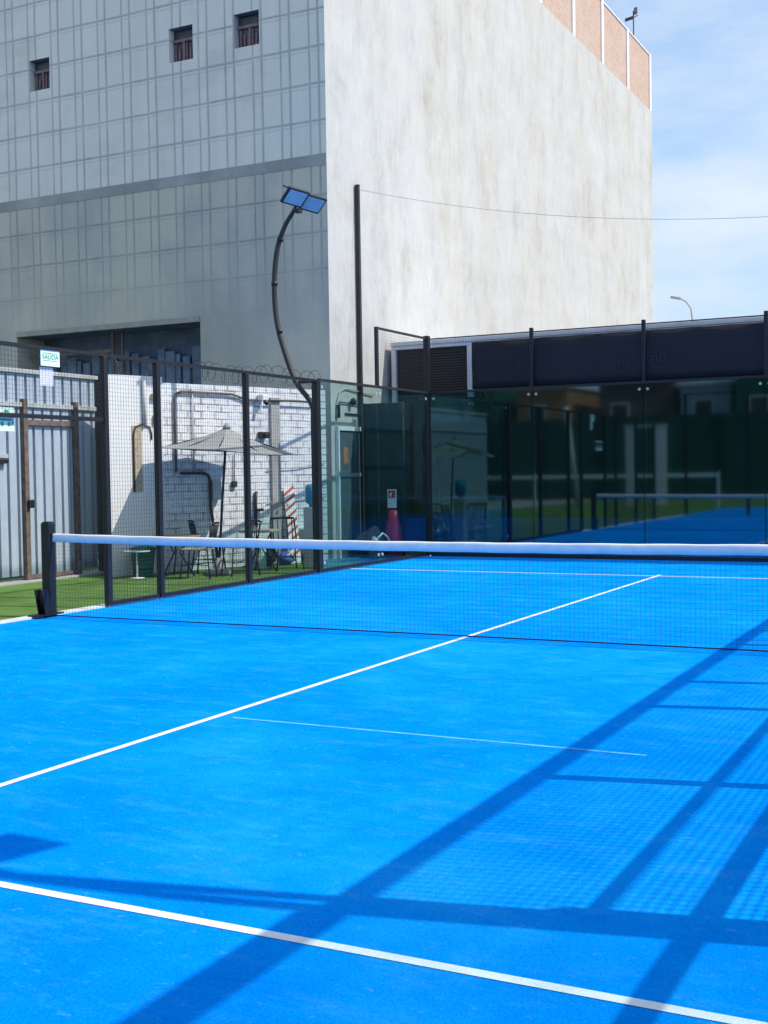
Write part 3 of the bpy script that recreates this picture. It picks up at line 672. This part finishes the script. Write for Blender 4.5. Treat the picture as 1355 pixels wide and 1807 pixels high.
# extinguisher stand
ex = thing('extinguisher_stand', 'red flared extinguisher stand with a small white and red sign on top', 'extinguisher', (-5.55, 9.72, 0))
MB().lathe([(.17, 0), (.165, .35), (.13, .62), (.10, .72), (.095, .86), (.02, .87)], (-5.50, 9.52, 0), 16).build('stand', M['red'], ex)
MB().box(-5.60, -5.42, 9.50, 9.515, .90, 1.24).build('sign_plate', M['white_paint'], ex)
MB().box(-5.58, -5.44, 9.494, 9.4985, 1.08, 1.22).build('red_symbol', M['red'], ex)
MB().tube([(-5.53, 9.492, 1.10), (-5.53, 9.492, 1.17)], .018, 10).tube([(-5.53, 9.492, 1.17), (-5.49, 9.492, 1.195)], .006, 6).build('bottle_symbol', M['white_paint'], ex)
# sports bag heap
sbag = thing('sports_bag', 'black sports bag with a pale strap lying outside the corner glass', 'bag', (-5.6, 8.9, 0))
mb = MB(); bm = mb.bm
bmesh.ops.create_icosphere(bm, subdivisions=3, radius=1)
for v_ in bm.verts:
    nn = .9 + .12 * math.sin(v_.co.x * 5 + v_.co.y * 3) + .08 * math.sin(v_.co.z * 7)
    v_.co = Vector((-5.6 + v_.co.x * .17 * nn, 8.85 + v_.co.y * .50 * nn, max(.0, .28 + v_.co.z * .32 * nn)))
for f in bm.faces: f.smooth = True
mb.build('body', M['black_cloth'], sbag)
MB().tube([(-5.46, 8.75, .36), (-5.43, 8.95, .47), (-5.43, 9.12, .40), (-5.42, 9.24, .27)], .018, 8).tube([(-5.45, 8.62, .40), (-5.43, 8.70, .34)], .045, 8).build('strap', M['white_cloth'], sbag)
# water dispenser
wd = thing('water_dispenser', 'slim white water dispenser with a blue bottle near the corner glass', 'dispenser', (-5.7, 6.95, 0))
MB().box(-5.80, -5.58, 6.83, 7.07, 0, 1.0).build('cabinet', M['grey_box'], wd, bevel=.02)
MB().lathe([(.05, 1.0), (.06, 1.04), (.115, 1.08), (.12, 1.30), (.10, 1.36), (.02, 1.38)], (-5.69, 6.95, .001), 16).build('bottle', M['water_blue'], wd)
MB().tube([(-5.579, 6.95, .80), (-5.54, 6.95, .80), (-5.54, 6.95, .76)], .012, 6).build('tap', M['black_metal'], wd)

# ------------------------------------------------------------------ cafe corner on the lawn
um = thing('parasol', 'grey canvas parasol open over the cafe tables by the whitewashed wall', 'parasol', (-6.57, 5.52, 0))
MB().tube([(-6.57, 5.52, .05), (-6.50, 5.56, 1.2), (-6.42, 5.60, 2.30)], .021, 8).build('pole', M['dark_steel'], um)
MB().lathe([(.22, 0), (.22, .04), (.06, .09), (.03, .25)], (-6.57, 5.52, 0), 16).build('base', M['concrete'], um)
ap = Vector((-6.42, 5.60, 2.29)); rt = Vector((.89, .4557, 0)); fw = Vector((-.4557, .89, 0))
mb = MB(); bm = mb.bm; nseg = 8
edge = []
for k in range(8):
    a_ = k * math.pi / 4
    rr_ = 1.12 if k % 2 == 0 else .90
    p = ap + rt * rr_ * math.cos(a_) + fw * rr_ * math.sin(a_)
    p.z = 1.92 - .075 * math.cos(a_) + (.0 if k % 2 == 0 else -.02); edge.append(p)
va = bm.verts.new(ap); rings = [[va] * 8]
for t_ in (.3, .65, 1.0):
    rings.append([bm.verts.new(ap.lerp(p, t_) - Vector((0, 0, .05 * math.sin(t_ * math.pi)))) for p in edge])
for k in range(8):
    bm.faces.new((va, rings[1][k], rings[1][(k + 1) % 8]))
    for q, w_ in zip(rings[1:], rings[2:]): bm.faces.new((q[k], w_[k], w_[(k + 1) % 8], q[(k + 1) % 8]))
o = mb.build('canopy', M['canopy'], um); md = o.modifiers.new('s', 'SOLIDIFY'); md.thickness = .004
mb = MB()
for p in edge: mb.tube([ap - Vector((0, 0, .06)), ap.lerp(p, .97) - Vector((0, 0, .02))], .008, 5)
mb.build('ribs', M['black_metal'], um)
MB().lathe([(.07, 0), (.05, .05), (.015, .09)], ap - Vector((0, 0, .02)), 10).build('finial', M['canopy'], um)

def table(x, y, label, matname, top_r=.34, hh=.70):
    t = thing('cafe_table', label, 'table', (x, y, 0), 0, 'cafe tables under the parasol')
    MB().lathe([(top_r - .01, hh - .03), (top_r, hh - .02), (top_r, hh), (top_r - .01, hh + .006)], (0, 0, 0), 24).build('table_top', M[matname], t, True)
    for k in range(3):
        a_ = k * 2 * math.pi / 3 + .3
        MB().tube([(.2 * math.cos(a_), .2 * math.sin(a_), hh - .031), (.05 * math.cos(a_), .05 * math.sin(a_), .36), (.28 * math.cos(a_), .28 * math.sin(a_), .0)], .013, 6).build('leg', M['black_metal'], t, True)
    return t
table(-6.95, 4.95, 'round wooden cafe table in the shade nearest the green bin', 'wood', .38, .62)
table(-6.15, 6.05, 'round wooden cafe table beside the fence post, right of the parasol pole', 'wicker', .34, .66)
def chair(label):
    t = thing('cafe_chair', label, 'chair', (0, 0, 0), 0, 'metal cafe chairs on the lawn')
    MB().box(-.21, .21, -.21, .21, .425, .455).build('seat', M['wicker'], t, True, .012)
    mb = MB()
    for k in range(5): mb.tube([(-.16 + .08 * k, .215, .456), (-.16 + .08 * k, .27, .80)], .009, 6)
    mb.tube([(-.20, .273, .82), (0, .29, .83), (.20, .273, .82)], .018, 8)
    mb.build('backrest', M['black_metal'], t, True)
    for sx in (-1, 1):
        for sy in (-1, 1):
            MB().tube([(.18 * sx, .18 * sy, .424), (.22 * sx, .23 * sy, 0)], .012, 6).build('leg', M['black_metal'], t, True)
        MB().tube([(.215 * sx, .19, .456), (.20 * sx, .268, .80)], .012, 6).build('back_post', M['black_metal'], t, True)
    mb = MB().tube([(-.2, -.2, .2), (.2, .2, .2)], .008, 6).tube([(.2, -.2, .205), (-.2, .2, .22)], .008, 6)
    mb.build('stretcher', M['black_metal'], t, True)
    return t
c0 = chair('wicker-seat metal chair left of the parasol pole, its front legs on the lawn')
c0.location = (-6.38, 4.72, 0); c0.rotation_euler = (0, 0, -1.2)
for x, y, a_, lab in ((-6.05, 5.35, -.6, 'wicker-seat metal chair between the parasol pole and the fence post'), (-6.85, 5.65, 2.4, 'wicker-seat metal chair behind the parasol pole, close to the wall'), (-5.95, 6.55, .8, 'wicker-seat metal chair right of the fence post beside the black bag')):
    c_ = copy_tree(c0); c_.location = (x, y, 0); c_.rotation_euler = (0, 0, a_); c_['label'] = lab
bn_ = thing('waste_bin', 'dark green tapered waste bin on the lawn against the wall', 'bin', (-7.42, 4.72, 0))
MB().lathe([(.14, 0), (.15, .02), (.19, .40), (.20, .42), (.18, .42), (.16, .1)], (-7.42, 4.72, 0), 18).build('tub', M['bin_green'], bn_)
MB().lathe([(.205, .421), (.205, .44), (.1, .47), (.02, .475)], (-7.42, 4.72, 0), 18).build('lid', M['bin_green'], bn_)
st = thing('side_table', 'spindly white side table standing in front of the green bin', 'side table', (-7.30, 4.42, 0))
MB().lathe([(.20, .40), (.21, .405), (.21, .415), (.2, .42)], (-7.30, 4.42, 0), 18).build('table_top', M['pale_green'], st)
MB().tube([(-7.30, 4.42, 0.012), (-7.30, 4.42, .399)], .015, 8).build('stem', M['white_paint'], st)
MB().lathe([(.11, 0), (.11, .008), (.03, .012)], (-7.30, 4.42, 0), 16).build('foot', M['white_paint'], st)
pg = thing('drum', 'pale green plastic drum on the lawn just right of the fence post', 'drum', (-6.35, 6.35, 0))
MB().lathe([(.10, 0), (.12, .03), (.12, .30), (.10, .34), (.05, .36), (.04, .40), (.02, .40)], (-6.35, 6.35, 0), 16).build('body', M['pale_green'], pg)
MB().lathe([(.045, .401), (.045, .43), (.01, .435)], (-6.35, 6.35, 0), 12).build('cap', M['white_paint'], pg)
def sack(name, lab, x, y, rx, ry, rz, mk, cat, strap):
    t = thing(name, lab, cat, (x, y, 0)); mb = MB(); bm = mb.bm
    bmesh.ops.create_icosphere(bm, subdivisions=3, radius=1)
    for v_ in bm.verts:
        c = v_.co; nn = .95 + .10 * math.sin(c.x * 4 + c.z * 5) + .06 * math.sin(c.y * 9)
        tap = 1 - .25 * max(0, c.z)
        v_.co = Vector((x + c.x * rx * nn * tap, y + c.y * ry * nn * tap, max(0, rz * .95 + c.z * rz * nn)))
    for f in bm.faces: f.smooth = True
    mb.build('body', M[mk], t)
    MB().tube([(x + rx * .3, y - ry * .8, rz * .8), (x + rx * .9, y - ry * .3, rz * 1.75), (x + rx * .95, y + ry * .4, rz * .6)], .018, 6).build('strap', M[strap], t)
sack('backpack', 'black backpack slumped on the lawn by the wall', -6.62, 7.0, .16, .22, .22, 'black_cloth', 'bag', 'dark_steel')
sack('shoulder_bag', 'blue and white shoulder bag beside the black backpack', -6.50, 7.42, .14, .18, .12, 'blue_cloth', 'bag', 'white_cloth')
lm = thing('timber_stack', 'low pile of pale timber planks at the foot of the wall', 'timber', (-6.4, 8.2, 0))
for k in range(4): MB().obox((-6.42 + .05 * (k % 2), 8.15 + .03 * k, .02 + .032 * k), (.06, .02, 0), (-.14, .42, 0), (0, 0, .0155)).build('plank', M['timber'], lm, bevel=.004)
cb_ = thing('storage_box', 'pale grey plastic storage box standing against the wall behind the timber', 'box', (-6.48, 8.3, 0))
MB().box(-6.56, -6.36, 7.95, 8.35, .13, .55).build('body', M['grey_box'], cb_, bevel=.02)
MB().box(-6.57, -6.35, 7.94, 8.36, .551, .585).build('lid', M['pale_green'], cb_, bevel=.01)

# ------------------------------------------------------------------ beyond: street lamp, and the street behind the camera
sl = thing('street_lamp', 'far grey street lamp rising over the shed roof against the sky', 'street lamp', (-11.57, 60, 0))
MB().tube([(-11.57, 60, 0), (-11.57, 60, 10.0), (-11.66, 60, 10.7), (-11.95, 60, 11.1), (-12.25, 60, 11.25)], [.11, .06, .05, .045, .04], 8).build('pole', M['pale_steel'], sl)
MB().obox((-12.5, 60, 11.33), (.30, 0, -.07), (0, .14, 0), (.02, 0, .07)).build('lamp_head', M['grey_box'], sl, bevel=.03)

gs = thing('windscreen_fence', 'green fabric windscreen fence at the far end behind the camera', 'fence', (0, -30, 0))
MB().box(-40, 14, -30.03, -30.0, .05, 4.2).build('fabric', simple('green_fabric', (.012, .06, .035), .8, 0, .3, 1.2), gs)
for k in range(18): post(MB(), -38 + 3 * k, -29.95, 0, 4.3, .05, .045).build('post', M['black_metal'], gs)
bo = thing('court_board', 'long white rail board across the neighbouring court behind the camera', 'rail', (-2, -17.6, 0))
MB().box(-20, -5.5, -17.6, -17.57, 1.20, 1.36).build('board', M['white_paint'], bo)
for x in (-20, -13, -5.5): MB().box(x - .04, x + .04, -17.57, -17.5, 0, 1.4).build('post', M['white_paint'], bo)
def house(x0, x1, y, hgt, mt, lab):
    t = thing('house', lab, 'house', ((x0 + x1) / 2, y, 0))
    MB().box(x0, x1, y - 8, y, 0, hgt).build('wall', M[mt], t)
    n_ = int((x1 - x0) / 2.4)
    for k in range(n_):
        xx = x0 + .7 + k * 2.4
        for zz in (1.0, 4.0):
            if zz + 1.4 < hgt:
                f = MB().box(xx, xx + 1.1, y + .001, y + .06, zz, zz + 1.4).build('window', M['white_paint'], t)
                MB().box(xx + .08, xx + 1.02, y + .061, y + .07, zz + .08, zz + 1.32).build('pane', M['dark_pane'], f)
    MB().box(x0 - .2, x1 + .2, y - 8.2, y + .25, hgt + .001, hgt + .25).build('roof', M['shed_white'], t)
house(-21.5, -18.4, -38, 6.4, 'orange', 'narrow orange rendered house behind the green windscreen')
house(-16.8, -12.4, -39, 6.8, 'rust_steel', 'brown house behind the green windscreen')
house(-11.9, -9.2, -38.5, 6.2, 'blue_grey_sheet', 'pale blue house behind the green windscreen')
house(-8.6, 14, -37, 7.5, 'bin_green', 'long dark green hall behind the green windscreen')
house(-44, -22.5, -37, 7.0, 'bin_green', 'dark green hall beside the narrow orange house')
pf = thing('portal_frame', 'white steel portal frame standing on the far lawn behind the camera', 'frame', (-9, -21, 0))
for x in (-9.9, -8.6): MB().box(x - .22, x + .22, -21.05, -20.95, 0, 3.3).build('post', M['shed_white'], pf)
MB().box(-10.2, -8.3, -21.06, -20.94, 3.301, 3.45).build('beam', M['grey_box'], pf)
MB().tube([(-11.6, -19, 0), (-12.1, -19, 4.2)], .12, 8).build('prop', M['grey_box'], pf)

# ------------------------------------------------------------------ light
SUN = Vector((2.63, .60, 3.0)).normalized()
el = math.asin(SUN.z); az = math.atan2(SUN.x, SUN.y)
sl_ = bpy.data.lights.new('sun', 'SUN'); sl_.energy = 2.0; sl_.angle = R(.5); sl_.color = (1, .955, .88)
so = bpy.data.objects.new('sun', sl_); COL.objects.link(so); so.rotation_euler = (-SUN).to_track_quat('-Z', 'Y').to_euler(); so.location = (20, 5, 25)
wd_ = bpy.data.worlds.new('World'); S.world = wd_; wd_.use_nodes = True; nt = wd_.node_tree
bgn = nt.nodes['Background']; sz = None
sky = N(nt, 'ShaderNodeTexSky', sky_type='NISHITA'); sky.sun_disc = False; sky.sun_elevation = el; sky.sun_rotation = az
sky.air_density = 1.0; sky.dust_density = .8; sky.ozone_density = 2.0
tc = N(nt, 'ShaderNodeTexCoord'); mp = N(nt, 'ShaderNodeMapping'); mp.inputs['Scale'].default_value = (1.0, 1.0, 3.2); mp.inputs['Location'].default_value = (.35, .1, .2)
L(nt, tc.outputs['Generated'], mp.inputs['Vector'])
cl = noise(nt, mp.outputs['Vector'], 2.1, 9, .58)
cf = ramp(nt, cl, [(.47, (0, 0, 0)), (.64, (.9, .9, .9))])
sx = N(nt, 'ShaderNodeSeparateXYZ'); L(nt, tc.outputs['Generated'], sx.inputs[0])
hz_ = N(nt, 'ShaderNodeMapRange'); hz_.inputs[1].default_value = .0; hz_.inputs[2].default_value = .5; hz_.inputs[3].default_value = .85; hz_.inputs[4].default_value = .25
L(nt, sx.outputs['Z'], hz_.inputs[0])
cc = mix(nt, hz_.outputs[0], sky.outputs['Color'], (1.75, 2.42, 3.2))
cc = mix(nt, cf, cc, (3.2, 3.55, 4.0))
L(nt, cc, bgn.inputs['Color']); bgn.inputs['Strength'].default_value = .115

# ------------------------------------------------------------------ camera
cam = bpy.data.cameras.new('camera'); co = bpy.data.objects.new('camera', cam); COL.objects.link(co); S.camera = co
yaw, pitch, roll = -.473137474, -.0313269889, -.0158872155
f = Vector((math.sin(yaw) * math.cos(pitch), math.cos(yaw) * math.cos(pitch), math.sin(pitch)))
r_ = Vector((math.cos(yaw), -math.sin(yaw), 0)); u_ = r_.cross(f)
r2 = r_ * math.cos(roll) + u_ * math.sin(roll); u2 = -r_ * math.sin(roll) + u_ * math.cos(roll)
mx = Matrix((r2, u2, -f)).transposed().to_4x4(); mx.translation = (4.48110879, -10.3399842, 1.52572738)
co.matrix_world = mx
cam.sensor_fit = 'HORIZONTAL'; cam.sensor_width = 36; cam.lens = 36 * 2154.89 / 1355
cam.clip_start = .05; cam.clip_end = 2000
S.view_settings.view_transform = 'Standard'; S.view_settings.look = 'None'; S.view_settings.exposure = 1.15; S.view_settings.gamma = 1
S.cycles.max_bounces = 10; S.cycles.transparent_max_bounces = 24; S.cycles.glossy_bounces = 5
S.cycles.use_denoising = True
